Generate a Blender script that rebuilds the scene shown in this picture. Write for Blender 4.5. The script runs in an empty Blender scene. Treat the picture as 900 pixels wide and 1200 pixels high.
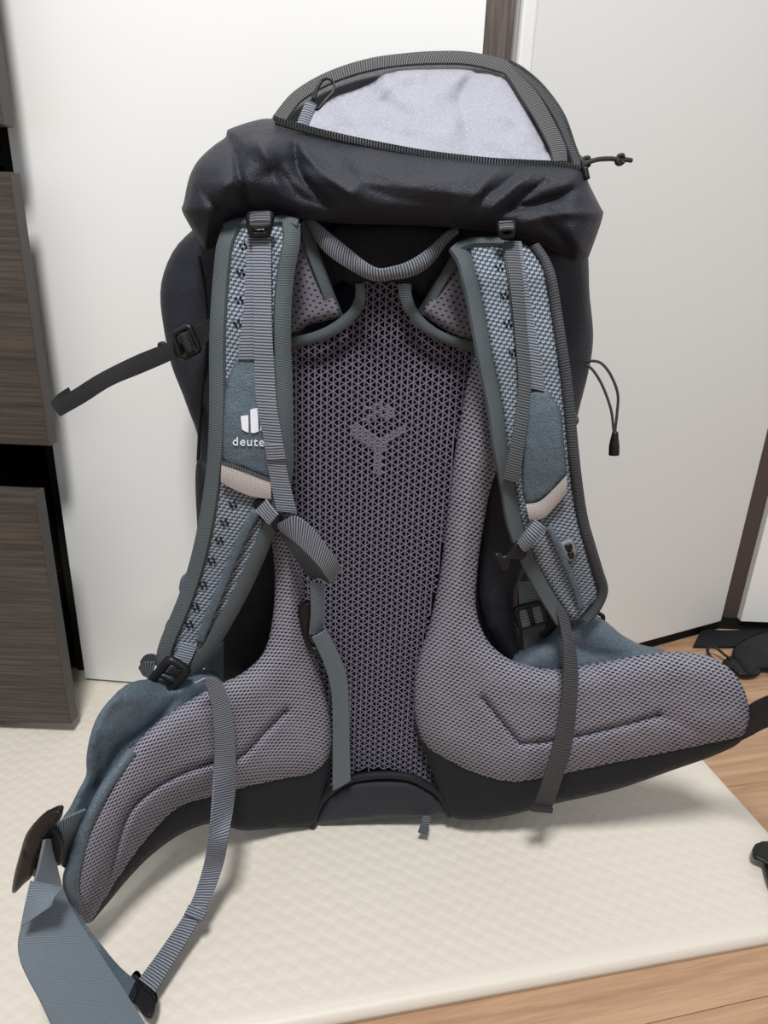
import bpy, bmesh, math, random
import numpy as np
from mathutils import Vector, Matrix, noise
from mathutils.geometry import delaunay_2d_cdt
random.seed(4)
sc = bpy.context.scene
col = sc.collection

# ------------------------------------------------------------------ camera, light, exposure
F_PX = 810.0; TH = math.atan(.389); RO = math.atan(82/2081); H = .62
s_, c_ = math.sin, math.cos
U0 = Vector((0, s_(TH), c_(TH))); FW = Vector((0, c_(TH), -s_(TH))); R0 = Vector((1, 0, 0))
RT = c_(RO)*R0 + s_(RO)*U0; UP = -s_(RO)*R0 + c_(RO)*U0
CAM = Vector((0, 0, H))
cam = bpy.data.cameras.new('camera'); co = bpy.data.objects.new('camera', cam); col.objects.link(co)
mw = Matrix((RT, UP, -FW)).transposed().to_4x4(); mw.translation = CAM; co.matrix_world = mw
cam.sensor_fit = 'VERTICAL'; cam.sensor_height = 36; cam.lens = 36*F_PX/1200; cam.clip_start = .01
sc.camera = co
w = bpy.data.worlds.new('world'); sc.world = w; w.use_nodes = True
w.node_tree.nodes['Background'].inputs[0].default_value = (.93, .96, 1, 1)
w.node_tree.nodes['Background'].inputs[1].default_value = .47
def area(name, loc, target, size, power, colr):
    l = bpy.data.lights.new(name, 'AREA'); l.size = size; l.energy = power; l.color = colr; l.shape = 'DISK'
    o = bpy.data.objects.new(name, l); col.objects.link(o); o.location = loc
    o.rotation_euler = (Vector(target)-Vector(loc)).to_track_quat('-Z', 'Y').to_euler(); return o
area('ceiling_lamp_light', (-.08, -.36, 2.3), (0, .6, 0.1), .4, 51, (1, .985, .975))
sc.view_settings.view_transform = 'Standard'; sc.view_settings.look = 'None'
sc.view_settings.exposure = 0.0; sc.view_settings.gamma = 1

# ------------------------------------------------------------------ placing helpers
def ray(x, y):
    x, y = float(x), float(y)
    return FW + (x-450)/F_PX*RT - (y-600)/F_PX*UP
def G(x, y, z=0.0):
    d = ray(x, y); return CAM + d*((z-H)/d.z)
def Yp(x, y, Y):
    d = ray(x, y); return CAM + d*(Y/d.y)
K = .06; Y0 = .588
def O(x, y, off=0.0):                     # on the pack's back plane, off metres in front of it
    d = ray(x, y); return CAM + d*((Y0-off+K*H)/(d.y-K*d.z))
def OO(L, off=0.0): return [O(p[0], p[1], (p[2] if len(p) > 2 else 0)+off) for p in L]
def lerp_tab(tab, v):
    if v <= tab[0][0]: return tab[0][1]
    for (a, b), (c, d) in zip(tab, tab[1:]):
        if v <= c:
            t = (v-a)/(c-a); t = t*t*(3-2*t); return b+(d-b)*t
    return tab[-1][1]
def cr(P, n, closed=False):               # even Catmull-Rom resampling
    P = [Vector(p) for p in P]; m = len(P); out = []
    segs = m if closed else m-1
    for i in range(segs):
        if closed: a, b, c, d = P[i-1], P[i], P[(i+1) % m], P[(i+2) % m]
        else: a, b, c, d = P[max(i-1, 0)], P[i], P[i+1], P[min(i+2, m-1)]
        for k in range(8):
            t = k/8
            out.append(.5*((2*b)+(c-a)*t+(2*a-5*b+4*c-d)*t*t+(3*b-a-3*c+d)*t**3))
    out.append(P[0] if closed else P[-1])
    L = [0]
    for a, b in zip(out, out[1:]): L.append(L[-1]+(b-a).length)
    res = []; j = 0; tot = L[-1]
    for k in range(n):
        s = tot*k/(n if closed else n-1)
        while j < len(L)-2 and L[j+1] < s: j += 1
        dl = L[j+1]-L[j]
        res.append(out[j].lerp(out[j+1], (s-L[j])/dl if dl > 1e-9 else 0))
    return res

ORG = Vector((0, .6, .015))
def link(name, verts, faces, m, parent=None, uv=None, smooth=True, org=None):
    me = bpy.data.meshes.new(name)
    o3 = (org if org is not None else (ORG if parent is not None else Vector((0, 0, 0))))
    me.from_pydata([tuple(Vector(v)-o3) for v in verts], [], faces)
    if m: me.materials.append(m)
    if smooth:
        me.polygons.foreach_set('use_smooth', [True]*len(me.polygons))
    if uv is not None:
        lay = me.uv_layers.new(name='UVMap')
        li = [0]*len(me.loops); me.loops.foreach_get('vertex_index', li)
        lay.data.foreach_set('uv', [c for i in li for c in uv[i]])
    o = bpy.data.objects.new(name, me); col.objects.link(o)
    if parent is not None: o.parent = parent
    return o

def pad(name, outline, off, T, B, R, m, parent, step=4.0, creases=(), wr=0, wf=12, sharp=False, n=None, uvs=1.0, prof=.5, org=None, seed=0):
    """closed cushion with the given outline; front swells by T (metres), back by B; R = rounding width in px of the outline frame"""
    if n is None:
        per = sum(math.dist(a[:2], b[:2]) for a, b in zip(outline, outline[1:]+outline[:1])); n = int(per/step)
    oc = [Vector((p[0], p[1], 0)) for p in outline]
    if sharp:
        b = []
        for p, q in zip(oc, oc[1:]+oc[:1]):
            k = max(1, int((q-p).length/step)); b += [p.lerp(q, i/k) for i in range(k)]
        bd = b
    else: bd = cr(oc, n, True)
    B2 = np.array([(p.x, p.y) for p in bd]); nb = len(B2); Bn = np.roll(B2, -1, 0)
    lo = B2.min(0); hi = B2.max(0)
    gx = np.arange(lo[0]+step*.5, hi[0], step); gy = np.arange(lo[1]+step*.5, hi[1], step*.87)
    pts = np.array([(x+(.5*step if j % 2 else 0), y) for j, y in enumerate(gy) for x in gx])
    def dist(Q):
        d = Bn-B2; l2 = (d*d).sum(1)+1e-12
        t = np.clip(((Q[:, None]-B2[None])*d[None]).sum(2)/l2, 0, 1)
        c = B2[None]+t[..., None]*d[None]
        return np.sqrt(((Q[:, None]-c)**2).sum(2)).min(1)
    def inside(Q):
        x, y = Q[:, 0][:, None], Q[:, 1][:, None]; x1, y1 = B2[:, 0], B2[:, 1]; x2, y2 = Bn[:, 0], Bn[:, 1]
        cnd = (y1 > y) != (y2 > y)
        xi = (x2-x1)*(y-y1)/np.where(y2 == y1, 1e-9, y2-y1)+x1
        return ((cnd & (x < xi)).sum(1) % 2) == 1
    if len(pts):
        pts = pts[inside(pts)]
        if len(pts): pts = pts[dist(pts) > step*.55]
    allp = np.vstack([B2, pts]) if len(pts) else B2
    V, E_, Fc, ov, oe, of = delaunay_2d_cdt([Vector(p) for p in allp], [(i, (i+1) % nb) for i in range(nb)], [], 1, 1e-4)
    V = np.array([(v.x, v.y) for v in V]); D = dist(V); D[D < .3] = 0
    h = np.power(np.clip(1-(1-np.clip(D/R, 0, 1))**2, 0, 1), prof)
    C = np.zeros(len(V))
    for line, dep, wid in creases:
        L = np.array([(p.x, p.y) for p in cr([Vector((q[0], q[1], 0)) for q in line], 40)])
        dd = L[1:]-L[:-1]
        t = np.clip(((V[:, None]-L[None, :-1])*dd[None]).sum(2)/((dd*dd).sum(1)+1e-9), 0, 1)
        q = L[None, :-1]+t[..., None]*dd[None]
        ds = np.sqrt(((V[:, None]-q)**2).sum(2)).min(1); C = C+dep*np.exp(-(ds/wid)**1.3)
    front = []; back = []; uv = []
    fo = off if callable(off) else (lambda x, y: off)
    ucache = {}
    def uacc(x):
        k = int(x//8)
        if not ucache:
            mid = float(V[:, 1].mean()); kk = int(lo[0]//8)-1; acc = 0; prev = O(kk*8, mid, fo(kk*8, mid))
            while kk*8 < hi[0]+16:
                p = O(kk*8, mid, fo(kk*8, mid)); acc += (p-prev).length; prev = p; ucache[kk] = acc; kk += 1
        return ucache[k]+(ucache[k+1]-ucache[k])*(x/8-k)
    for i, (x, y) in enumerate(V):
        b = O(x, y, fo(x, y)); d = (CAM-b).normalized()
        a = float(T*h[i]-C[i]*min(1, h[i]))
        if wr and D[i] > 0:
            q = b*wf+Vector((seed, 0, 0)); rid = 1-abs(noise.noise(q))*2.4
            a += wr*min(1, float(D[i])/R*1.5)*(noise.noise(q*.6)+.5*rid-.3+.35*noise.noise(q*2.3))
        front.append(b+d*a)
        back.append(b+Vector((0, B*float(h[i]), 0)))
        uv.append((float(uacc(x))*uvs, b.z*1.25*uvs))
    n0 = len(V); bmap = [i if D[i] == 0 else n0+i for i in range(n0)]
    verts = front+back
    faces = [tuple(f) for f in Fc]
    # orient to the camera
    f = faces[0]; nrm = (front[f[1]]-front[f[0]]).cross(front[f[2]]-front[f[0]])
    if nrm.dot(CAM-front[f[0]]) < 0: faces = [t[::-1] for t in faces]
    faces += [tuple(bmap[i] for i in t[::-1]) for t in faces]
    o = link(name, verts, faces, m, parent, uv+uv, True, org)
    bm = bmesh.new(); bm.from_mesh(o.data)
    bmesh.ops.delete(bm, geom=[v for v in bm.verts if not v.link_faces], context='VERTS'); bm.to_mesh(o.data); bm.free()
    return o

def band(name, A, Bp, m, parent, th=.0014, crown=0, n=40, mcs=5, org=None, wob=0):
    """webbing between two 3D edge lines, with real thickness"""
    A = cr(A, n); Bp = cr(Bp, n); verts = []; uv = []; u = 0; fr = []; bk = []
    rows = [[a.lerp(b, k/(mcs-1)) for k in range(mcs)] for a, b in zip(A, Bp)]
    for i in range(n):
        i0, i1 = max(i-1, 0), min(i+1, n-1)
        tg = (A[i1]+Bp[i1]-A[i0]-Bp[i0]); ac = Bp[i]-A[i]
        nr = tg.cross(ac)
        if nr.length < 1e-12: nr = Vector((0, -1, 0))
        nr.normalize(); fr.append(nr)
    if sum(nr.dot((CAM-A[i]).normalized()) for i, nr in enumerate(fr)) < 0: fr = [-q for q in fr]; sg = 1
    else: sg = 0
    for i in range(n):
        if i: u += ((A[i]+Bp[i])/2-(A[i-1]+Bp[i-1])/2).length
        wd = (Bp[i]-A[i]).length
        for k in range(mcs):
            t = k/(mcs-1); cw = crown*(1-(2*t-1)**2)
            verts.append(rows[i][k]+fr[i]*(th/2+cw)); uv.append((u, t*wd))
    N = n*mcs
    for i in range(n):
        for k in range(mcs): verts.append(verts[i*mcs+k]-fr[i]*th*(1)); uv.append(uv[i*mcs+k])
    faces = []
    for i in range(n-1):
        for k in range(mcs-1):
            a = i*mcs+k; faces.append((a, a+1, a+mcs+1, a+mcs)); faces.append((N+a, N+a+mcs, N+a+mcs+1, N+a+1))
        for k in (0, mcs-1):
            a = i*mcs+k; faces.append((a, a+mcs, N+a+mcs, N+a))
    for i in (0, n-1):
        for k in range(mcs-1):
            a = i*mcs+k; faces.append((a, a+1, N+a+1, N+a))
    o = link(name, verts, faces, m, parent, uv, True, org)
    bm = bmesh.new(); bm.from_mesh(o.data); bmesh.ops.recalc_face_normals(bm, faces=bm.faces[:])
    for e in bm.edges:
        if len(e.link_faces) == 2 and e.calc_face_angle(0) > 1.0: e.smooth = False
    bm.to_mesh(o.data); bm.free()
    return o

def tube(name, pts, r, m, parent, n=40, sides=8, closed=False, org=None, flat=1.0, taper=None):
    P = cr(pts, n, closed); verts = []; faces = []; uv = []; u = 0
    prevx = None
    for i, p in enumerate(P):
        if closed: t = (P[(i+1) % n]-P[i-1])
        else: t = P[min(i+1, n-1)]-P[max(i-1, 0)]
        t.normalize()
        up = Vector((0, -1, .2)).normalized() if prevx is None else prevx
        x = (up-t*up.dot(t))
        if x.length < 1e-4: x = Vector((1, 0, 0))-t*t.x
        x.normalize(); y = t.cross(x); prevx = x
        if i: u += (p-P[i-1]).length
        rr = r*(taper(i/(n-1)) if taper else 1)
        for k in range(sides):
            a = 2*math.pi*(k+.5)/sides; verts.append(p+x*c_(a)*rr*flat+y*s_(a)*rr); uv.append((u, k/sides*r*6))
    m_ = n if closed else n-1
    for i in range(m_):
        j = (i+1) % n
        for k in range(sides):
            faces.append((i*sides+k, i*sides+(k+1) % sides, j*sides+(k+1) % sides, j*sides+k))
    if not closed:
        faces.append(tuple(range(sides))[::-1]); faces.append(tuple((n-1)*sides+k for k in range(sides)))
    return link(name, verts, faces, m, parent, uv, sides > 4, org)

def box(name, x0, x1, y0, y1, z0, z1, m, parent=None, bev=.002, org=None, ang=0, piv=None):
    bm = bmesh.new(); bmesh.ops.create_cube(bm, size=1)
    for v in bm.verts:
        v.co = Vector(((x0+x1)/2+v.co.x*(x1-x0), (y0+y1)/2+v.co.y*(y1-y0), (z0+z1)/2+v.co.z*(z1-z0)))
    if bev: bmesh.ops.bevel(bm, geom=bm.edges[:]+bm.verts[:], offset=bev, segments=2, affect='EDGES', profile=.6)
    if ang: bmesh.ops.rotate(bm, verts=bm.verts, cent=piv, matrix=Matrix.Rotation(ang, 3, 'Z'))
    if org is not None: bmesh.ops.translate(bm, verts=bm.verts, vec=-org)
    me = bpy.data.meshes.new(name); bm.to_mesh(me); bm.free(); me.materials.append(m)
    o = bpy.data.objects.new(name, me); col.objects.link(o)
    if parent is not None: o.parent = parent
    return o

def frame(name, c4, m, parent, r=.0022, bars=1, depth=1.0, org=None):
    """slotted buckle: rounded frame through four corners (TL,TR,BR,BL) with cross bars; one mesh"""
    obs = []
    c4 = [Vector(c) for c in c4]
    pts = []
    for i in range(4):
        a, b, d = c4[i-1], c4[i], c4[(i+1) % 4]
        pts += [b+(a-b)*.16, b+(a-b)*.03+(d-b)*.03, b+(d-b)*.16]
    obs.append(tube(name, pts, r, m, None, 48, 6, True, org=Vector((0, 0, 0)), flat=depth))
    for k in range(bars):
        t = (k+1)/(bars+1)
        obs.append(tube(name, [c4[0].lerp(c4[3], t), c4[1].lerp(c4[2], t)], r*.9, m, None, 4, 6, org=Vector((0, 0, 0)), flat=depth))
    return join(name, obs, parent, org)

def join(name, obs, parent, org=None):
    bm = bmesh.new(); mats = []
    for o in obs:
        me = o.data
        for mm in me.materials:
            if mm not in mats: mats.append(mm)
        idx = mats.index(me.materials[0]) if me.materials else 0
        n0 = len(bm.faces); bm.from_mesh(me); bm.faces.ensure_lookup_table()
        for f in bm.faces[n0:]: f.material_index = idx
        bpy.data.objects.remove(o)
    if parent is not None:
        bmesh.ops.translate(bm, verts=bm.verts, vec=-(org if org is not None else ORG))
    bmesh.ops.recalc_face_normals(bm, faces=bm.faces[:])
    me = bpy.data.meshes.new(name); bm.to_mesh(me); bm.free()
    for mm in mats: me.materials.append(mm)
    o = bpy.data.objects.new(name, me); col.objects.link(o)
    if parent is not None: o.parent = parent
    return o

def tag(o, label, cat, group=None):
    o['label'] = label; o['category'] = cat
    if group: o['group'] = group
    return o
def lab(o, label): o['label'] = label; return o

# ------------------------------------------------------------------ materials
def S(c):                                  # sRGB 0-255 -> linear
    return tuple(((v/255)/12.92 if v/255 < .04045 else ((v/255+.055)/1.055)**2.4) for v in c)+(1,)
class NT:
    def __init__(s, name):
        s.m = bpy.data.materials.new(name); s.m.use_nodes = True; s.t = s.m.node_tree; s.b = s.t.nodes['Principled BSDF']
    def n(s, typ, **kw):
        nd = s.t.nodes.new(typ)
        for k, v in kw.items(): setattr(nd, k, v)
        return nd
    def l(s, a, b): s.t.links.new(a, b)
    def math(s, op, a, b=0.0, c=None, clamp=False):
        nd = s.n('ShaderNodeMath', operation=op); nd.use_clamp = clamp
        for i, v in enumerate((a, b, c)):
            if v is None: continue
            if isinstance(v, (int, float)): nd.inputs[i].default_value = v
            else: s.l(v, nd.inputs[i])
        return nd.outputs[0]
    def smooth(s, v, a, b, lo=0., hi=1.):
        nd = s.n('ShaderNodeMapRange', interpolation_type='SMOOTHSTEP'); s.l(v, nd.inputs[0])
        for i, x in zip((1, 2, 3, 4), (a, b, lo, hi)): nd.inputs[i].default_value = x
        return nd.outputs[0]
    def mix(s, f, a, b):
        nd = s.n('ShaderNodeMix', data_type='RGBA')
        if isinstance(f, float): nd.inputs[0].default_value = f
        else: s.l(f, nd.inputs[0])
        for i, v in ((6, a), (7, b)):
            if isinstance(v, tuple): nd.inputs[i].default_value = v
            else: s.l(v, nd.inputs[i])
        return nd.outputs[2]
    def uv(s):
        nd = s.n('ShaderNodeTexCoord'); x = s.n('ShaderNodeSeparateXYZ'); s.l(nd.outputs['UV'], x.inputs[0]); return x.outputs[0], x.outputs[1], nd
    def noise(s, scale, det=3, co='Object', rough=.5, stretch=None, out=0):
        t = s.n('ShaderNodeTexCoord'); nd = s.n('ShaderNodeTexNoise'); nd.inputs['Scale'].default_value = scale
        nd.inputs['Detail'].default_value = det; nd.inputs['Roughness'].default_value = rough
        if stretch:
            mp = s.n('ShaderNodeMapping'); mp.inputs['Scale'].default_value = stretch
            s.l(t.outputs[co], mp.inputs[0]); s.l(mp.outputs[0], nd.inputs['Vector'])
        else: s.l(t.outputs[co], nd.inputs['Vector'])
        return nd.outputs[out]
    def bump(s, h, dist, st=1.0, prev=None):
        nd = s.n('ShaderNodeBump'); nd.inputs['Distance'].default_value = dist; nd.inputs['Strength'].default_value = st
        s.l(h, nd.inputs['Height'])
        if prev is not None: s.l(prev, nd.inputs['Normal'])
        s.l(nd.outputs[0], s.b.inputs['Normal']); return nd.outputs[0]
    def base(s, c):
        if isinstance(c, tuple): s.b.inputs['Base Color'].default_value = c
        else: s.l(c, s.b.inputs['Base Color'])
    def rough(s, r, spec=.5):
        s.b.inputs['Roughness'].default_value = r; s.b.inputs['Specular IOR Level'].default_value = spec
def plain(name, c, r=.5, spec=.5):
    t = NT(name); nz = t.noise(180, 3); t.base(t.mix(t.smooth(nz, .2, .8), tuple(v*.93 for v in c[:3])+(1,), c)); t.rough(r, spec); t.bump(nz, .0001, .5); return t.m
TAU = 2*math.pi
def webbing(name, c1, c2, pitch=.0023, r=.75, h=.0006, vp=.0022):
    t = NT(name); u, v, _ = t.uv()
    w1 = t.math('SINE', t.math('ADD', t.math('MULTIPLY', u, TAU/pitch), t.math('MULTIPLY', t.noise(250, 2), 1.2)))
    f = t.smooth(w1, -.5, .6); nz = t.noise(900, 2)
    cc = t.mix(f, c1, c2); t.base(t.mix(t.math('MULTIPLY', nz, .35), cc, c1)); t.rough(r, .35); t.bump(f, h, .8); return t.m
def knit(name, light, dark, pu, pv, ang=0, t0=.1, t1=.55, r=.85, h=.0012, line=0.0):
    t = NT(name); u, v, _ = t.uv(); ca, sa = c_(ang), s_(ang)
    a = t.math('ADD', t.math('MULTIPLY', u, ca), t.math('MULTIPLY', v, sa)); b = t.math('SUBTRACT', t.math('MULTIPLY', v, ca), t.math('MULTIPLY', u, sa))
    nz = t.math('MULTIPLY', t.math('SUBTRACT', t.noise(60, 2), .5), 1.5)
    s1 = t.math('SINE', t.math('ADD', t.math('MULTIPLY', a, TAU/pu), nz)); s2 = t.math('SINE', t.math('ADD', t.math('MULTIPLY', b, TAU/pv), nz))
    p = t.math('MULTIPLY', s1, s2); hole = t.smooth(p, t0, t1)
    if line:
        s3 = t.math('SINE', t.math('MULTIPLY', t.math('ADD', t.math('MULTIPLY', a, 1/pu), t.math('MULTIPLY', b, 1/pv)), TAU/line))
        hole = t.math('MULTIPLY', hole, t.smooth(s3, -.8, .6, .35, 1.0))
    fn = t.noise(1100, 2)
    lc = t.mix(t.math('MULTIPLY', fn, .5), light, tuple(x*.55 for x in light[:3])+(1,))
    t.base(t.mix(hole, lc, dark)); t.rough(r, .25)
    n1 = t.bump(t.math('SUBTRACT', 1.0, hole), h, 1.0); return t.m
def nylon(name, c, r=.55, grid=.0011, amt=.3, sheen=.04, spec=.35):
    t = NT(name); u, v, _ = t.uv()
    a = t.math('SINE', t.math('MULTIPLY', u, TAU/grid)); b = t.math('SINE', t.math('MULTIPLY', v, TAU/grid))
    p = t.math('MULTIPLY', a, b); nz = t.smooth(t.noise(700, 2), .3, .7); big = t.noise(14, 3)
    f = t.math('ADD', t.math('MULTIPLY', p, .25), nz, clamp=True)
    c0 = t.mix(t.math('MULTIPLY', f, amt*2), tuple(x*.66 for x in c[:3])+(1,), tuple(min(1, x*1.5) for x in c[:3])+(1,))
    t.base(t.mix(t.smooth(big, .3, .7, 0, .25), c0, tuple(x*.8 for x in c[:3])+(1,))); t.rough(r, spec)
    t.b.inputs['Sheen Weight'].default_value = sheen; t.b.inputs['Sheen Roughness'].default_value = .4
    bn = t.bump(t.noise(22, 3, rough=.5), .012, .45); t.bump(f, .0006, .5, bn); return t.m
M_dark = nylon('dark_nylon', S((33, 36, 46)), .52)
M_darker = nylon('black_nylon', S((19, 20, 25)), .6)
M_band = nylon('fin_edge_fabric', S((20, 22, 29)), .8, amt=.15)
M_blue = nylon('blue_grey_nylon', S((86, 100, 111)), .45, amt=.3)
M_liner = nylon('lavender_lining', S((180, 181, 193)), .4, .0009, .12, .05)
M_flap = nylon('grey_flap_fabric', S((98, 98, 102)), .7)
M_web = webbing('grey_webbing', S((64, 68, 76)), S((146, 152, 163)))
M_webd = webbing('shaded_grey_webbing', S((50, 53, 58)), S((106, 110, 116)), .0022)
M_webs = webbing('sternum_webbing', S((72, 82, 89)), S((122, 133, 141)), .0018, h=.0004)
M_webb = webbing('black_webbing', S((22, 22, 24)), S((52, 52, 55)), .002)
M_belt = webbing('belt_webbing', S((96, 106, 115)), S((128, 139, 147)), .0013, h=.0004, vp=.0016)
M_bind = webbing('edge_binding', S((50, 58, 62)), S((104, 113, 116)), .0014, h=.0003, vp=.0009)
M_bindd = webbing('dark_binding', S((42, 45, 50)), S((84, 86, 90)), .0022, h=.0004)
M_lidbind = webbing('lid_binding', S((50, 50, 51)), S((108, 108, 109)), .0022, h=.0005, vp=.02)
M_pad = knit('spacer_mesh', S((148, 146, 159)), S((28, 27, 35)), .0074, .0056, .3, .0, .5, line=1.0, h=.003)
M_wing = knit('wing_mesh', S((112, 109, 120)), S((34, 32, 40)), .0088, .0068, .3, .55, .85)
M_strap = knit('strap_mesh', S((154, 164, 175)), S((70, 80, 92)), .0066, .0048, .45, -.15, .4, h=.003)
M_tan = knit('reflective_tape', S((176, 168, 164)), S((150, 143, 140)), .003, .003, .78, .1, .6, r=.5, h=.0003)
M_plas = plain('black_plastic', S((20, 21, 23)), .4, .35)
M_plasb = plain('brown_black_plastic', S((30, 28, 29)), .45, .3)
M_logo = plain('white_print', S((226, 230, 236)), .6)
M_thread = plain('mesh_thread', S((112, 108, 123)), .8, .2)
M_cord = plain('dark_cord', S((58, 62, 62)), .8, .2)
M_void = plain('back_board_fabric', S((26, 24, 34)), .9, .1)
M_badge = plain('grey_rubber', S((120, 124, 128)), .6)
t = NT('white_lacquer'); nz = t.noise(3, 2); t.base(t.mix(nz, S((228, 229, 227)), S((232, 232, 230)))); t.rough(.38, .4); t.bump(t.noise(9, 2), .002, .05); M_white = t.m
t = NT('white_lacquer_shaded'); nz = t.noise(3, 2); t.base(t.mix(nz, S((216, 217, 215)), S((220, 220, 218)))); t.rough(.34, .4); t.bump(t.noise(9, 2), .002, .05); M_white2 = t.m  # darker white: weaker light on the angled door put into the colour
t = NT('wenge_wood'); g1 = t.noise(9, 5, stretch=(1, 6, 34), rough=.6); g2 = t.noise(30, 4, stretch=(.4, 4, 70), rough=.7)
gg = t.math('ADD', t.math('MULTIPLY', g1, .6), t.math('MULTIPLY', g2, .4))
t.base(t.mix(t.smooth(gg, .33, .7), S((48, 42, 38)), S((88, 79, 71)))); t.rough(.5, .4); t.bump(gg, .0006, .6); M_wenge = t.m
t = NT('wenge_post'); g1 = t.noise(40, 4, stretch=(8, 4, .35), rough=.6)
t.base(t.mix(t.smooth(g1, .35, .65), S((72, 63, 57)), S((96, 86, 79)))); t.rough(.5, .4); M_post = t.m
M_postd = plain('dark_wood_trim', S((74, 62, 57)), .5)
M_edge = plain('drawer_edge', S((72, 67, 63)), .5)
M_black = plain('black_and_gap_shade', S((24, 23, 22)), .7, .2)  # carcass and subfloor black; also paints the shade in the door gaps
t = NT('oak_laminate'); oi = t.n('ShaderNodeObjectInfo'); tc = t.n('ShaderNodeTexCoord'); mp = t.n('ShaderNodeMapping')
mp.inputs['Scale'].default_value = (1.2, 22, 1); vm = t.n('ShaderNodeVectorMath', operation='ADD'); cx = t.n('ShaderNodeCombineXYZ')
t.l(t.math('MULTIPLY', oi.outputs['Random'], 37.0), cx.inputs[0]); t.l(t.math('MULTIPLY', oi.outputs['Random'], 11.0), cx.inputs[2])
t.l(tc.outputs['Object'], mp.inputs[0]); t.l(mp.outputs[0], vm.inputs[0]); t.l(cx.outputs[0], vm.inputs[1])
n1 = t.n('ShaderNodeTexNoise'); n1.inputs['Scale'].default_value = 4; n1.inputs['Detail'].default_value = 6; n1.inputs['Distortion'].default_value = .6; t.l(vm.outputs[0], n1.inputs['Vector'])
n2 = t.n('ShaderNodeTexNoise'); n2.inputs['Scale'].default_value = 22; n2.inputs['Detail'].default_value = 4; t.l(vm.outputs[0], n2.inputs['Vector'])
g = t.math('ADD', t.math('MULTIPLY', n1.outputs[0], .7), t.math('MULTIPLY', n2.outputs[0], .3))
t.base(t.mix(t.smooth(g, .3, .72), S((158, 124, 96)), S((190, 155, 124)))); t.rough(.48, .35); t.bump(g, .0004, .5); M_oak = t.m
t = NT('cream_vinyl'); nz = t.noise(420, 3); t.base(t.mix(t.noise(5, 2), S((212, 205, 192)), S((217, 210, 198)))); t.rough(.5, .4); t.bump(nz, .0006, .5); M_vinyl = t.m

# ------------------------------------------------------------------ the room
def struct(o): o['kind'] = 'structure'; return o
fa = math.atan2(.213, .977)
e1 = Vector((-c_(fa), -s_(fa), 0)); e2 = Vector((-s_(fa), c_(fa), 0))
floor = struct(box('floor', -2.2, 2.2, -1.6, 2.2, -.03, -.009, M_black, None, 0))
# laminate planks follow the long edge of the mat (seam read at the lower right)
pw, pl = .118, 1.28; fo = Vector((.30, .413, 0)); dx = -e1; pme = {}
sa_ = math.atan2(.028, .118); dx = Vector((c_(sa_), s_(sa_), 0)); dy = Vector((-s_(sa_), c_(sa_), 0))
fme = None
for r in range(-14, 13):
    for k in range(-3, 3):
        c = fo + dy*(r*pw+pw/2) + dx*(k*pl+((r*.437) % 1)*pl)
        if not (-1.9 < c.x < 1.9 and -1.4 < c.y < 1.9): continue
        if fme is None:
            p = box('plank', -pl/2+.0003, pl/2-.0003, -pw/2+.0003, pw/2-.0003, -.009, 0, M_oak, floor, .0006); fme = p.data
        else:
            p = bpy.data.objects.new('plank', fme); col.objects.link(p); p.parent = floor
        p.location = c; p.rotation_euler = (0, 0, sa_)

XL = -.421
pX0, pX1 = Yp(565, 0, .819).x, Yp(604, 0, .819).x
struct(box('wall_left', XL, pX0+.004, .836, .87, .019, 2.4, M_white, None, .001, ang=math.atan2(-.032, .51), piv=Vector((XL, .836, 0))))
# post between the two fronts; black strip behind stands for the gap's shade
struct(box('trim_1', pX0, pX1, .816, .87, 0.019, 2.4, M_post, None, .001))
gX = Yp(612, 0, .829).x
struct(box('post_gap_shade', pX1, gX+.012, .86, .90, .0, 2.4, M_black, None, 0))
# angled white door with a rounded lighter edge strip
A = Vector((gX, .831, 0)); Bq = G(845, 728, .024); Bq.z = 0; dd = Bq-A; da = math.atan2(dd.y, dd.x)
door = struct(box('door_1', gX, gX+dd.length, .831, .866, .024, 2.35, M_white2, None, .0015, ang=da, piv=A))
st = struct(box('trim_3', gX-.001, gX+.017, .826, .834, .024, 2.35, M_white, None, .003, ang=da, piv=A))
struct(box('door_gap_shade', gX+.03, gX+dd.length+.03, .842, .862, 0, .023, M_black, None, 0, ang=da, piv=A))  # black strip put in for the shade of the gap under the door
b0 = Yp(848, 728, 1.09).x
struct(box('trim_5', b0-.012, b0+.062, 1.088, 1.13, .02, 2.4, M_postd, None, .001))
x0 = Yp(866, 730, 1.078).x
struct(box('wall_right', x0, 2.0, 1.074, 1.11, .022, 2.4, M_white, None, .001))
struct(box('panel_gap_shade', x0-.08, 2.0, 1.084, 1.104, 0, .0215, M_black, None, 0))  # black fill painting the shade below the right panel
struct(box('wall_back', -2.1, 2.1, 1.7, 1.75, 0, 2.4, M_white, None, 0))

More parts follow.
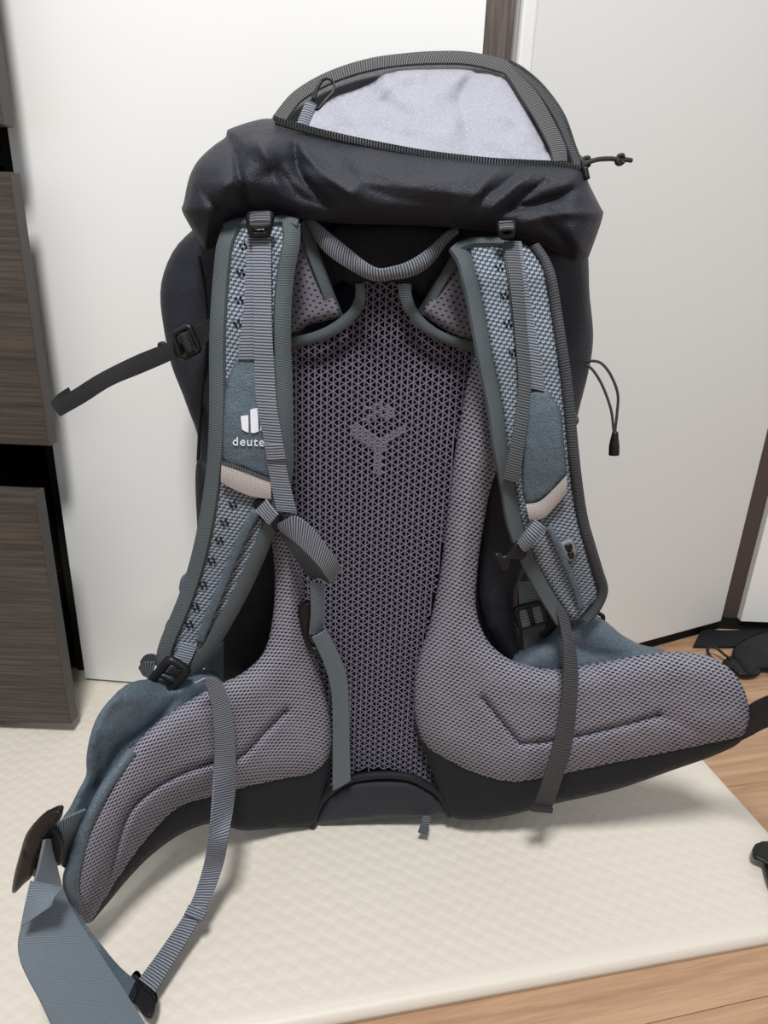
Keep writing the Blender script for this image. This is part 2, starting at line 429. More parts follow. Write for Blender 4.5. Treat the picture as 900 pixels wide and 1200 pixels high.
# ------------------------------------------------------------------ drawer cabinet on the left
corg = Vector((-.8, .9, .016))
cab = bpy.data.objects.new('drawer_cabinet', None); col.objects.link(cab); cab.location = corg
tag(cab, 'dark wood-grain drawer cabinet at the left edge with drawers pulled out', 'cabinet')
def cbox(n, *a, parent=cab, m=M_black, bev=.001): return box(n, *a, m, parent, bev, org=corg)
cbox('side_panel', XL-.022, XL-.002, .86, 1.35, .016, 1.6)
cbox('side_panel', -1.25, -1.232, .86, 1.35, .016, 1.6)
cbox('back_panel', -1.232, XL-.022, 1.34, 1.35, .016, 1.6)
for z in (.016, .358, .685, 1.0, 1.58): cbox('rail', -1.232, XL-.022, .866, 1.34, z, z+.018)
for (z0, z1, yf, xr) in ((.032, .346, .72, -.3885), (.386, .673, .77, -.3905), (.7155, 1.0, .775, -.3925)):
    d = cbox('drawer', -1.24, xr-.0015, yf, yf+.019, z0, z1, m=M_wenge, bev=.0012)
    cbox('edge_strip', xr-.0015, xr, yf+.0002, yf+.0188, z0, z1, parent=d, m=M_edge, bev=.0004)
    cbox('drawer_box', -1.21, XL-.03, yf+.0195, 1.3, z0+.02, z1-.05, parent=d)
    cbox('drawer_runner', XL-.03, XL-.024, yf+.06, .858, z0+.11, z0+.15, parent=d, m=M_plas)

# ------------------------------------------------------------------ the mat
cor = Vector((.477, .496, 0)); LX, LY, TM = 1.45, .62, .015
nx, ny = 600, 260; verts = []; faces = []
def diam(a, b):                            # basket-like embossing: tilted facets, alternating direction
    p = .0165; u = (a*.85+b)/p; v = (a*.85-b)/p
    fu, fv = u % 1, v % 1; k = (int(u//1)+int(v//1)) % 2
    rmp = fu if k else fv
    edge_ = min(fu, 1-fu, fv, 1-fv)
    return .0006*rmp*min(1, edge_/.13) - .0003*(edge_ < .08)
for j in range(ny+1):
    for i in range(nx+1):
        a, b = LX*i/nx, LY*j/ny
        e = min(a, b, LX-a, LY-b); rr = .011
        z = TM - (0 if e >= rr else (rr-math.sqrt(max(0, rr*rr-(rr-e)**2)))*.8)
        if e > .012: z += diam(a, b)*min(1, (e-.012)/.01)
        elif .006 < e < .011: z -= .0005
        p = cor+e1*a+e2*b; verts.append((p.x, p.y, z))
for j in range(ny):
    for i in range(nx):
        q = j*(nx+1)+i; faces.append((q, q+nx+1, q+nx+2, q+1))
n0 = len(verts)
ring = [i for i in range(nx+1)]+[j*(nx+1)+nx for j in range(1, ny+1)]+[ny*(nx+1)+i for i in range(nx-1, -1, -1)]+[j*(nx+1) for j in range(ny-1, 0, -1)]
for r in ring: verts.append((verts[r][0], verts[r][1], .0006))
for k in range(len(ring)):
    k2 = (k+1) % len(ring); faces.append((ring[k], ring[k2], n0+k2, n0+k))
faces.append(tuple(n0+k for k in range(len(ring))))
mat = link('play_mat', verts, faces, M_vinyl)
tag(mat, 'thick cream vinyl floor mat with embossed diamond pattern lying under the backpack', 'mat')

# ------------------------------------------------------------------ THE BACKPACK
bp = bpy.data.objects.new('hiking_backpack', None); col.objects.link(bp); bp.location = ORG
tag(bp, 'dark grey hiking backpack standing upright with its harness facing forward and lid pocket open', 'backpack')

# main body: stacked rounded sections
keys = [(215, 285, 645), (245, 258, 668), (272, 232, 684), (300, 205, 693), (340, 191, 696), (385, 190, 697), (430, 196, 692), (475, 214, 680), (520, 230, 668), (600, 234, 652), (700, 240, 645), (790, 252, 640), (860, 275, 632), (930, 300, 610), (962, 330, 585)]
verts = []; faces = []; uv = []; nr = 70; ns = 72
rows = cr([Vector(k) for k in keys], nr)
for j, k in enumerate(rows):
    a, b = O(k.y, k.x, -.085), O(k.z, k.x, -.085); z = max(.02, (a.z+b.z)/2); cxm = (a.x+b.x)/2; hw = (b.x-a.x)/2*.982
    yf = Y0+K*z+.028; dep = min(.19, .782-yf)
    if z < .12: sh = 1-.25*((.12-z)/.1)**2; dep *= sh
    for i in range(ns):
        t = TAU*i/ns; ex = .55
        X = math.copysign(abs(c_(t))**ex, c_(t)); Yv = math.copysign(abs(s_(t))**ex, s_(t))
        p = Vector((cxm+hw*X, yf+dep/2+dep/2*Yv, z))
        q = p*13; wv = (noise.noise(q)*.5+(1-abs(noise.noise(q*Vector((1, 1, .8))+Vector((5, 2, 1))))*2)*.35-.2)*.010
        if Yv < -.8: wv = min(wv, .002)
        nv = Vector((X, Yv, 0)).normalized(); verts.append(p+nv*wv); uv.append((i*.012, z))
for j in range(nr-1):
    for i in range(ns):
        faces.append((j*ns+i, j*ns+(i+1) % ns, (j+1)*ns+(i+1) % ns, (j+1)*ns+i))
faces.append(tuple(range(ns))[::-1]); faces.append(tuple((nr-1)*ns+i for i in range(ns)))
body = link('main_body', verts, faces, M_dark, bp, uv)
bm = bmesh.new(); bm.from_mesh(body.data); bmesh.ops.recalc_face_normals(bm, faces=bm.faces[:]); bm.to_mesh(body.data); bm.free()
# stiff dark board behind the tensioned mesh
pad('back_board', [(352, 400), (400, 330), (500, 330), (562, 400), (560, 560), (530, 740), (530, 905), (372, 905), (372, 740), (340, 560)], -.026, .002, .002, 12, M_void, bp, 10)
# side pocket edge / seam tapes on the body
tube('side_seam', OO([(233, 300, -.03), (240, 340, -.028), (243, 400, -.03), (236, 470, -.04), (232, 540, -.045)]), .0016, M_darker, bp, 30, 6)
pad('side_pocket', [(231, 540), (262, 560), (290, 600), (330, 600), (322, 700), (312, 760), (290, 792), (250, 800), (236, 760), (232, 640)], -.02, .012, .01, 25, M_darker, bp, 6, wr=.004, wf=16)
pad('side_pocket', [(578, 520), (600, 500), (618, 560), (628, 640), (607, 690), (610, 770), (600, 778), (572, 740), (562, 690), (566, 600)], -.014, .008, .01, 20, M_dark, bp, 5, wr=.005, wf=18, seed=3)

# ---- lid
lid_o = [(213, 246), (215, 238), (222, 207), (233, 187), (250, 171), (263, 162), (265, 160), (266, 153), (269, 151), (292, 143), (316, 139), (345, 147), (420, 164), (500, 179), (580, 188), (650, 191), (684, 198), (690, 215), (705, 245), (707, 249), (704, 262), (697, 282), (690, 301), (688, 304), (673, 307), (670, 305), (656, 296), (626, 284), (590, 274), (540, 268), (480, 264), (400, 262), (350, 256), (318, 250), (292, 252), (276, 262), (262, 270), (253, 280), (243, 292), (240, 293), (232, 280), (222, 264)]
lid = pad('lid', lid_o, lambda x, y: .012-.02*max(0, (215-y)/75), .05, .13, 62, M_dark, bp, 3.5, wr=.019, wf=13, seed=7.3, prof=.55,
          creases=[([(266, 156), (276, 180), (282, 215), (292, 240), (300, 252)], .012, 5), ([(325, 200), (350, 228), (380, 240)], .008, 9), ([(560, 235), (590, 215), (610, 200)], .009, 7), ([(600, 245), (650, 232), (690, 212)], .009, 5), ([(640, 260), (662, 285), (668, 300)], .008, 5), ([(400, 190), (440, 225), (520, 240)], .006, 14), ([(300, 165), (318, 195), (330, 235)], -.007, 8), ([(345, 172), (352, 205), (385, 238)], .011, 5), ([(352, 172), (375, 200), (410, 226)], -.006, 6), ([(556, 232), (572, 212), (584, 200)], -.005, 4), ([(575, 245), (604, 218), (622, 206)], -.006, 4), ([(590, 250), (618, 226), (640, 212)], .008, 4), ([(610, 262), (660, 250), (700, 250)], -.006, 6), ([(232, 205), (245, 235), (275, 250)], .009, 6), ([(440, 200), (480, 215), (540, 212)], -.005, 8)])
# zipper along the lid mouth, with its teeth
zl = [(322, 141), (345, 148), (380, 157), (420, 166), (460, 174), (500, 181), (540, 186), (580, 190), (620, 192), (655, 194), (684, 200)]
ztop = [(x, y-4, .012) for x, y in zl]; zbot = [(x, y+4, .020) for x, y in zl]
zt = band('zipper_tape', OO(ztop), OO(zbot), M_bindd, lid, .0015, 0, 60, 4)
def teeth(name, line, par, sz=.0011, gap=.0022):
    P = cr(line, 600); tot = sum((a-b).length for a, b in zip(P, P[1:])); n = int(tot/gap); P = cr(line, n)
    vs = []; fs = []
    for i, p in enumerate(P):
        t = (P[min(i+1, n-1)]-P[max(i-1, 0)]).normalized(); a = t.cross(Vector((0, 1, 0))).normalized(); b = t.cross(a)
        k = len(vs)
        for sx in (-1, 1):
            for sy in (-1, 1):
                for sz_ in (-1, 1): vs.append(p+t*sx*sz*.6+a*sy*sz*1.5+b*sz_*sz)
        fs += [(k, k+1, k+3, k+2), (k+4, k+6, k+7, k+5), (k, k+4, k+5, k+1), (k+2, k+3, k+7, k+6), (k, k+2, k+6, k+4), (k+1, k+5, k+7, k+3)]
    o = link(name, vs, fs, M_plas, par, None, False); o['kind'] = 'stuff'; return o
teeth('zipper_teeth', OO([(x, y-2, .021) for x, y in zl]), lid)
# opened pocket flap standing up behind the zipper
arc = [(318, 141), (330, 124), (345, 108), (370, 92), (400, 79), (435, 69), (470, 64), (510, 61), (550, 62), (590, 70), (608, 79), (633, 101), (657, 133), (673, 173), (684, 199)]
def offl(x, y): return -.035-.075*max(0, min(1, (200-y)/140))
flap = pad('lid_flap', arc+[(560, 215), (420, 200), (330, 160)], lambda x, y: offl(x, y)-.006, -.008, .012, 40, M_flap, bp, 6)
lin = pad('lining', [(352, 150), (366, 132), (392, 114), (415, 106), (438, 96), (452, 84), (480, 80), (520, 78), (556, 80), (588, 88), (606, 106), (622, 138), (640, 172), (650, 205), (560, 210), (430, 196), (360, 172)], lambda x, y: offl(x, y)+.004, .006, .001, 14, M_liner, flap, 4, wr=.007, wf=24, seed=2,
          creases=[([(455, 84), (462, 100), (450, 120)], .004, 5), ([(505, 80), (500, 96)], .003, 4), ([(560, 84), (540, 110), (545, 150)], .004, 7), ([(360, 170), (420, 150), (500, 165)], .003, 9)])
bo = [(318, 141), (330, 124), (345, 108), (370, 92), (400, 79), (435, 69), (470, 64), (510, 61), (550, 62), (590, 71), (603, 83), (627, 107), (647, 140), (662, 172), (664, 190)]
bi = [(330, 150), (342, 132), (354, 118), (378, 103), (406, 91), (439, 82), (472, 77), (510, 75), (548, 76), (583, 84), (594, 90), (611, 116), (628, 143), (644, 174), (648, 190)]
lb = band('flap_binding', [O(x, y, offl(x, y)+.008) for x, y in bo], [O(x, y, offl(x, y)+.013) for x, y in bi], M_lidbind, flap, .002, .001, 90, 5)
zo = [(594, 71), (612, 82), (637, 104), (660, 136), (674, 172), (684, 200)]; zi = [(590, 76), (606, 87), (629, 108), (650, 140), (665, 174), (674, 199)]
band('flap_zipper_tape', [O(x, y, offl(x, y)+.004) for x, y in zo], [O(x, y, offl(x, y)+.009) for x, y in zi], M_bindd, flap, .002, 0, 50, 4)
teeth('flap_zipper_teeth', [O(x, y, offl(x, y)+.006) for x, y in [(597, 73), (612, 81), (636, 102), (659, 134), (673, 172), (683, 198)]], flap)
# key clip on its loop inside the pocket
band('clip_loop', OO([(347, 147, .0), (358, 120, -.012), (364, 119, -.012)][:2]), OO([(360, 150, .0), (371, 124, -.012)]), M_web, flap, .002, .001, 12, 5)
tube('key_clip', OO([(368, 126, -.014), (366, 116, -.016), (371, 104, -.018), (377, 95, -.02), (385, 92, -.02), (391, 98, -.02), (391, 107, -.018), (385, 114, -.016), (378, 122, -.014), (372, 128, -.013)]), .0012, M_plas, flap, 50, 6, True)
tube('clip_gate', OO([(377, 94, -.019), (371, 106, -.017), (367, 118, -.015)]), .0015, M_plas, flap, 10, 6)
# zipper pull cord with knots
tube('zip_pull', OO([(683, 200, .02), (686, 192, .024), (700, 187, .02), (716, 186, .012), (724, 187, .01), (732, 187, .008), (740, 188, .005)]), .0018, M_cord, lid, 30, 8)
for kx, ky, kr in ((687, 190, .0032), (727, 187, .0032)):
    c = O(kx, ky, .02 if kx < 700 else .009)
    tube('pull_knot', [c+Vector((kr*c_(a*1.7)*.9, kr*.6*s_(a*2.3), kr*s_(a*1.7))) for a in [i*.55 for i in range(14)]], .0016, M_cord, lid, 50, 6)
tube('zip_slider', OO([(685, 196, .024), (688, 210, .026)]), .0026, M_plas, lid, 6, 6)
# panel and dark fabric between lid and mesh, behind the haul handle
pad('top_panel', [(392, 262), (520, 262), (530, 300), (500, 345), (478, 336), (430, 336), (405, 330), (385, 300)], -.012, .006, .01, 16, M_darker, bp, 6, wr=.003)
hA = [(362, 252, .01), (384, 271, .022), (408, 290, .03), (428, 307, .034), (443, 315, .036), (460, 313, .036), (480, 306, .034), (500, 293, .028), (514, 281, .022), (524, 272, .016), (535, 267, .01)]
hB = [(364, 272, .006), (377, 291, .018), (393, 305, .026), (412, 317, .03), (432, 327, .03), (447, 329, .03), (460, 327, .03), (477, 325, .03), (496, 317, .026), (509, 305, .02), (521, 288, .014), (534, 274, .006)]
hd = band('grab_handle', OO(hA), OO(hB), M_web, bp, .0022, .002, 70, 6)

# ---- tensioned open mesh: a real lattice of threads
mo = [(425, 333), (478, 333), (483, 356), (496, 374), (520, 392), (563, 408), (552, 440), (540, 490), (532, 540), (526, 600), (517, 660), (503, 730), (494, 780), (496, 850), (510, 912), (524, 950), (500, 925), (470, 911), (445, 907), (412, 912), (388, 928), (372, 950), (384, 910), (380, 840), (360, 740), (350, 660), (338, 600), (336, 500), (338, 404), (380, 396), (404, 382), (419, 362)]
mo3 = [O(x, y) for x, y in mo]
mp2 = np.array([(p.x, p.z) for p in mo3])
def inpoly(x, z, Pp):
    r = False; n = len(Pp); j = n-1
    for i in range(n):
        if (Pp[i][1] > z) != (Pp[j][1] > z) and x < (Pp[j][0]-Pp[i][0])*(z-Pp[i][1])/(Pp[j][1]-Pp[i][1])+Pp[i][0]: r = not r
        j = i
    return r
def mesh_pt(x, z):
    xx = x + .010*math.exp(-((z-.62)/.06)**2)*(-(x)/.06)*0
    t = max(-1, min(1, (x-.0)/.12)); rec = .010*(1-t*t)
    return Vector((x, Y0+K*z+rec, z))
PX, QZ = .0056, .0071
vs = []; fs = []
def prism(a, b, wdt=.00062, thk=.0007):
    t = (b-a).normalized(); sd = t.cross(Vector((0, 1, 0))).normalized()*wdt; dn = Vector((0, thk, 0)); k = len(vs)
    for p in (a, b): vs.extend((p+sd-dn*.4, p-dn, p-sd-dn*.4, p+dn))
    for i in range(4): fs.append((k+i, k+(i+1) % 4, k+4+(i+1) % 4, k+4+i))
logoY = [[(411, 503), (421, 503), (447, 520), (447, 530), (441, 534), (412, 513)], [(474, 500), (478, 508), (452, 527), (444, 530), (441, 522), (468, 503)], [(437, 524), (450, 524), (449, 558), (438, 558)]]
logo3 = [[(O(x, y).x, O(x, y).z) for x, y in L] for L in logoY]
arcs = [[(424+i*4, 486-7*s_(math.pi*i/9)) for i in range(10)], [(428+i*3.2, 494-6*s_(math.pi*i/9)) for i in range(10)]]
arc3 = [[(O(x, y).x, O(x, y).z) for x, y in A_] for A_ in arcs]
def hit_logo(x, z):
    if any(inpoly(x, z, L) for L in logo3): return True
    return any((x-a)**2+(z-b)**2 < .0021**2 for A_ in arc3 for a, b in A_)
lv = []; lf = []
for i in range(-24, 25):
    for j in range(0, 94):
        hh = .5 if i % 2 else 0
        x, z = i*PX, .02+(j+hh)*QZ
        nb = [(x, z+QZ), (x+PX, z+QZ/2), (x+PX, z-QZ/2)]
        for (x2, z2) in nb:
            if inpoly((x+x2)/2, (z+z2)/2, mp2):
                a, b = mesh_pt(x, z), mesh_pt(x2, z2)
                if x2 == x: prism(a, b, .0007)
                else:
                    m_ = (a+b)/2+Vector((0, 0, .0006 if z2 > z else -.0006)); prism(a, m_); prism(m_, b)
        for tri in (((x, z), (x+PX, z+QZ/2), (x, z+QZ)), ((x, z), (x+PX, z-QZ/2), (x+PX, z+QZ/2))):
            cx_, cz_ = sum(q[0] for q in tri)/3, sum(q[1] for q in tri)/3
            if inpoly(cx_, cz_, mp2) and hit_logo(cx_, cz_):
                k = len(lv); T3 = [mesh_pt(*q) for q in tri]
                cc = sum(T3, Vector())/3-Vector((0, .0004, 0)); keep = (vs, fs); vs, fs = lv, lf
                for q in T3: prism(cc, q-Vector((0, .0003, 0)), .0009, .0009)
                lv, lf = vs, fs; vs, fs = keep
bmesh_part = link('back_mesh', vs, fs, M_thread, bp, None, False); bmesh_part['kind'] = 'stuff'
lab(bmesh_part, 'open triangular mesh of purple-grey threads')
lg = link('woven_logo', lv, lf, plain('logo_thread', S((108, 104, 117)), .8, .2), bmesh_part, None, False)
# bindings on the mesh's top cut-outs
band('mesh_binding', OO([(416, 333), (416, 348), (408, 364), (388, 380), (366, 390), (340, 396)], .008), OO([(427, 333), (427, 355), (418, 372), (400, 388), (378, 399), (341, 408)], .006), M_bind, bp, .003, .0015, 40, 5)
band('mesh_binding', OO([(482, 333), (483, 348), (491, 366), (507, 382), (530, 394), (566, 403)], .008), OO([(466, 333), (471, 356), (483, 376), (500, 391), (526, 404), (557, 414)], .006), M_bind, bp, .003, .0015, 40, 5)

# ---- padded wings behind the straps
w1 = pad('strap_wing', [(346, 262), (362, 262), (369, 284), (378, 310), (389, 338), (400, 368), (382, 376), (364, 380), (338, 388), (338, 320)], .002, .010, .008, 12, M_wing, bp, 4)
band('wing_binding', OO([(358, 256, .006), (369, 284, .009), (389, 338, .007), (402, 370, .0)]), OO([(352, 262, .012), (358, 292, .016), (376, 340, .014), (388, 372, .006)]), M_bind, w1, .002, .001, 30, 4)
w2 = pad('strap_wing', [(548, 290), (536, 298), (518, 326), (500, 352), (494, 364), (505, 376), (524, 388), (546, 398), (568, 392), (576, 350), (566, 310)], .002, .010, .008, 12, M_wing, bp, 4)
band('wing_binding', OO([(552, 284, .006), (532, 298, .009), (514, 326, .008), (490, 364, .0)]), OO([(548, 296, .012), (537, 310, .014), (520, 336, .014), (502, 372, .006)]), M_bind, w2, .002, .001, 30, 4)

# ---- hip fins and lumbar columns
def offL(x, y): return .012+.165*max(0, min(1, (372-x)/285))**1.35
def offR(x, y): return .012+.030*max(0, min(1, (x-500)/380))
finL = [(320, 622), (345, 590), (350, 640), (356, 690), (368, 760), (385, 830), (389, 870), (384, 892), (366, 908), (330, 915), (290, 924), (250, 935), (210, 948), (175, 982), (145, 1022), (122, 1056), (104, 1082), (92, 1072), (84, 1052), (86, 1020), (98, 975), (120, 930), (150, 882), (185, 846), (220, 822), (252, 804), (285, 788), (310, 762), (320, 720), (322, 670)]
crL = [([(335, 833), (310, 858), (282, 886), (251, 893), (215, 905), (180, 924), (156, 945), (144, 968), (135, 1000), (126, 1035)], .013, 3.2)]
fl = pad('hip_fin', finL, offL, .026, .012, 34, M_pad, bp, 2.8, creases=crL, prof=.6)
lab(fl, 'left hip fin in purple-grey spacer mesh')
finR = [(566, 396), (580, 440), (590, 490), (588, 530), (574, 575), (566, 620), (560, 663), (558, 713), (570, 748), (590, 768), (612, 778), (647, 784), (693, 778), (750, 768), (800, 764), (838, 772), (866, 796), (878, 830), (876, 852), (862, 866), (800, 880), (720, 896), (650, 911), (600, 918), (556, 908), (520, 890), (500, 876), (488, 850), (484, 812), (490, 772), (503, 732), (516, 670), (524, 600), (533, 530), (546, 455), (556, 415)]
crR = [([(566, 818), (585, 842), (606, 867), (612, 871), (660, 866), (720, 852), (772, 838)], .012, 2.8), ([(772, 838), (800, 850), (830, 866)], .003, 9)]
fr_ = pad('hip_fin', finR, offR, .026, .012, 34, M_pad, bp, 2.8, creases=crR, prof=.6)
lab(fr_, 'right hip fin and column in purple-grey spacer mesh')
# dark edge fabric below the fins
bL = [(389, 872), (386, 900), (377, 935), (368, 966), (330, 970), (285, 973), (250, 965), (215, 976), (180, 1000), (150, 1030), (120, 1066), (104, 1082), (96, 1068), (140, 1000), (190, 930), (250, 905), (330, 895)]
pad('fin_edge', bL, lambda x, y: offL(x, y)-.004, .012, .012, 16, M_band, fl, 4.5)
bR = [(488, 850), (505, 900), (526, 952), (548, 961), (590, 957), (650, 942), (720, 926), (790, 902), (838, 885), (868, 869), (870, 850), (800, 862), (700, 880), (600, 900), (540, 880)]
pad('fin_edge', bR, lambda x, y: offR(x, y)-.004, .012, .012, 16, M_band, fr_, 4.5)
# blue facing edge and zip pockets on the outside of the fins
pL = pad('hip_pocket', [(252, 800), (236, 794), (222, 797), (196, 809), (170, 808), (148, 810), (130, 819), (114, 840), (105, 865), (101, 890), (101, 908), (92, 926), (82, 946), (72, 964), (92, 975), (120, 960), (160, 900), (220, 850), (262, 822)], lambda x, y: offL(x, y)-.016, .012, .035, 26, M_blue, fl, 4, wr=.006, wf=22, seed=1,
         creases=[([(118, 868), (118, 905), (112, 925)], .004, 4), ([(205, 822), (180, 850), (140, 880), (118, 925)], .006, 6)])
lab(pL, 'blue-grey zip pocket on the left fin')
band('fin_facing', [O(x, y, offL(x, y)+.002) for x, y in [(150, 876), (118, 920), (96, 965), (80, 1010), (76, 1035), (88, 1062)]], [O(x, y, offL(x, y)+.012) for x, y in [(160, 884), (130, 925), (106, 972), (93, 1015), (90, 1045), (97, 1070)]], M_blue, fl, .004, .003, 40, 5)
pR = pad('hip_pocket', [(600, 784), (612, 770), (636, 755), (655, 741), (673, 727), (692, 723), (708, 729), (723, 740), (737, 752), (760, 764), (790, 772), (770, 790), (700, 800), (640, 800)], lambda x, y: offR(x, y)-.014, .014, .035, 24, M_blue, fr_, 4, wr=.005, wf=20, seed=4,
         creases=[([(712, 735), (730, 752), (752, 766)], .003, 3), ([(660, 748), (690, 765), (740, 768)], .004, 8)])
lab(pR, 'blue-grey zip pocket on the right fin')

# ---- lumbar bottom arch
pad('bottom_arch', [(371, 964), (378, 945), (392, 928), (412, 918), (445, 914), (478, 916), (500, 926), (516, 938), (524, 954), (480, 958), (438, 960), (395, 964)], .004, .008, .016, 14, M_dark, bp, 4, wr=.002)
tube('arch_piping', OO([(366, 968), (374, 943), (390, 925), (412, 913), (445, 908), (478, 910), (500, 920), (517, 933), (527, 955)], .006), .0042, M_darker, bp, 60, 8)
band('zip_tab', OO([(495, 956, .012), (493, 966, .018), (490, 975, .02)]), OO([(504, 957, .012), (503, 967, .018), (501, 978, .02)]), M_webd, bp, .0025, 0, 10, 4)

# ---- shoulder straps
def oSL(x, y): return lerp_tab([(250, .028), (300, .044), (400, .056), (500, .062), (600, .058), (700, .052), (800, .050)], y)
def oSR(x, y): return lerp_tab([(280, .028), (330, .044), (430, .056), (520, .060), (620, .048), (720, .030)], y)
Lout = [(265, 262), (256, 285), (250, 340), (247, 400), (247, 460), (246, 510), (242, 560), (232, 622), (220, 670), (206, 710), (191, 745), (184, 772), (187, 790)]
Lin = [(349, 258), (352, 275), (346, 310), (341, 350), (340, 400), (342, 450), (343, 500), (343, 550), (334, 595), (321, 625), (307, 660), (286, 704), (262, 746), (240, 780), (224, 797)]
sL = pad('shoulder_strap', Lout+[(205, 797)]+Lin[::-1]+[(330, 254), (290, 255)], oSL, .006, .012, 9, M_strap, bp, 4)
lab(sL, 'left shoulder strap')
def edge(nm, par, L, of, wpx, m, th=.0035, cr_=.0018, e0=.001, e1_=.008, side=1, n=60):
    P = cr([Vector((x, y, 0)) for x, y in L], 24); Q = []
    for i, p in enumerate(P):
        t = (P[min(i+1, 23)]-P[max(i-1, 0)]).normalized(); ww = wpx(i/23) if callable(wpx) else wpx
        Q.append(p+Vector((t.y, -t.x, 0))*side*ww)
    return band(nm, [O(p.x, p.y, of(p.x, p.y)+e0) for p in P], [O(p.x, p.y, of(p.x, p.y)+e1_) for p in Q], m, par, th, cr_, n, 5)
edge('strap_binding', sL, Lout, oSL, 16, M_bind, side=1)
edge('strap_binding', sL, Lin, oSL, lambda t: 19 if t < .6 else 16, M_bind, side=-1)
edge('top_binding', sL, [(262, 264), (276, 259), (290, 257)], oSL, 7, M_bind, side=-1, n=10)
edge('top_binding', sL, [(318, 256), (335, 255), (350, 260)], oSL, 7, M_bind, side=-1, n=10)
Rin = [(540, 284), (550, 298), (556, 320), (562, 344), (568, 376), (577, 425), (588, 480), (594, 525), (603, 572), (610, 612), (624, 650), (645, 690), (666, 724)]
Rout = [(622, 291), (633, 306), (640, 325), (649, 380), (659, 450), (666, 520), (671, 565), (678, 610), (688, 645), (699, 682), (702, 698), (694, 710), (682, 724)]
sR = pad('shoulder_strap', Rin+[(674, 726)]+Rout[::-1]+[(604, 283), (575, 280), (552, 280)], oSR, .006, .012, 9, M_strap, bp, 4)
lab(sR, 'right shoulder strap')
edge('strap_binding', sR, Rin, oSR, 16, M_bind, side=-1)
edge('strap_binding', sR, Rout, oSR, 10, M_bindd, side=1)
edge('top_binding', sR, [(536, 287), (552, 281), (575, 280), (588, 281)], oSR, 7, M_bind, side=-1, n=14)
# load-lifter buckles
def frm(nm, par, pts, of, r=.0022, bars=1, m=M_plas): return frame(nm, [O(x, y, of) for x, y in pts], m, par, r, bars)
frm('ladder_buckle', sL, [(292, 252), (318, 251), (313, 274), (295, 275)], .056, .003)
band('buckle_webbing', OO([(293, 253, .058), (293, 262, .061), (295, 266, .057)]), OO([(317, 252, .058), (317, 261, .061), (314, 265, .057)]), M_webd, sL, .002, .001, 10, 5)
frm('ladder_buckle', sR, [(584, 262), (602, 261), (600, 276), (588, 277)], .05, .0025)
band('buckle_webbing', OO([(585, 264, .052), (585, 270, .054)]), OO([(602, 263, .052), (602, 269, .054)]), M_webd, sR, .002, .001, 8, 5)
# webbing over the left strap: wider under-layer and upper layer
oL = lambda L, e: [O(x, y, oSL(x, y)+e) for x, y in L]
oR = lambda L, e: [O(x, y, oSR(x, y)+e) for x, y in L]
band('lift_webbing', oL([(290, 276), (288, 320), (286, 360), (281, 400), (279, 422)], .009), oL([(314, 276), (316, 320), (316, 360), (317, 400), (318, 422)], .009), M_web, sL, .0018, .0005, 40, 6)
band('strap_webbing', oL([(295, 276), (297, 330), (298, 388), (299, 447), (302, 480), (308, 508), (312, 535), (317, 563), (324, 598)], .014), oL([(318, 276), (318, 330), (319, 388), (322, 440), (325, 480), (330, 507), (334, 537), (339, 563), (348, 600)], .014), M_web, sL, .002, .0006, 90, 6)
band('webbing_fold', oL([(310, 521), (313, 538)], .017), oL([(332, 520), (335, 537)], .017), M_web, sL, .0016, .0005, 8, 6)
pt_ = pad('logo_patch', [(281, 418), (300, 415), (326, 416), (333, 450), (336, 500), (337, 550), (333, 566), (313, 562), (286, 551), (261, 541), (259, 500), (263, 458), (270, 434)], lambda x, y: oSL(x, y)+.0055, .0035, .002, 7, M_blue, sL, 3.5)
lab(pt_, 'blue-grey patch with white logo')
# white emblem and lettering on the patch
def decal(name, polys, par, e):
    vs_, fs_ = [], []
    for L in polys:
        k = len(vs_); n = len(L)
        vs_ += [O(x, y, oSL(x, y)+e) for x, y in L]+[O(x, y, oSL(x, y)+e-.0006) for x, y in L]
        fs_.append(tuple(range(k, k+n))); fs_ += [(k+i, k+n+i, k+n+(i+1) % n, k+(i+1) % n) for i in range(n)]
    return link(name, vs_, fs_, M_logo, par, None, False)
EL = .0103
decal('emblem', [[(282, 488), (285, 487), (291, 486.5), (291.3, 497), (291.3, 507), (287, 505.5), (283.5, 503)], [(293.2, 480.5), (296, 479), (302, 478), (302.6, 492), (303, 505.5), (298, 507.5), (294, 507)], [(304.6, 478), (312, 480), (312, 503), (305, 505)]], sL, EL)
fc = bpy.data.curves.new('logo_text', 'FONT'); fc.body = 'deuter'; fc.size = 1; fc.space_character = 1.12; fc.resolution_u = 3
fo_ = bpy.data.objects.new('logo_text', fc); col.objects.link(fo_)
dg = bpy.context.evaluated_depsgraph_get(); tm = bpy.data.meshes.new_from_object(fo_.evaluated_get(dg))
bpy.data.objects.remove(fo_)
bm = bmesh.new(); bm.from_mesh(tm)
bmesh.ops.triangulate(bm, faces=bm.faces[:])
xm = max(v.co.x for v in bm.verts); sx = 45.0/xm; sy = 14.2
for v in bm.verts:
    x = 272+v.co.x*sx; y = 522.0-v.co.y*sy+(x-272)*.03; v.co = O(x, y, oSL(x, y)+EL)-ORG
r = bmesh.ops.extrude_face_region(bm, geom=bm.faces[:])
for v in [g_ for g_ in r['geom'] if isinstance(g_, bmesh.types.BMVert)]: v.co += Vector((0, .0012, 0))
lm = bpy.data.meshes.new('lettering'); bm.to_mesh(lm); bm.free(); lm.materials.append(M_logo)
lo_ = bpy.data.objects.new('lettering', lm); col.objects.link(lo_); lo_.parent = sL
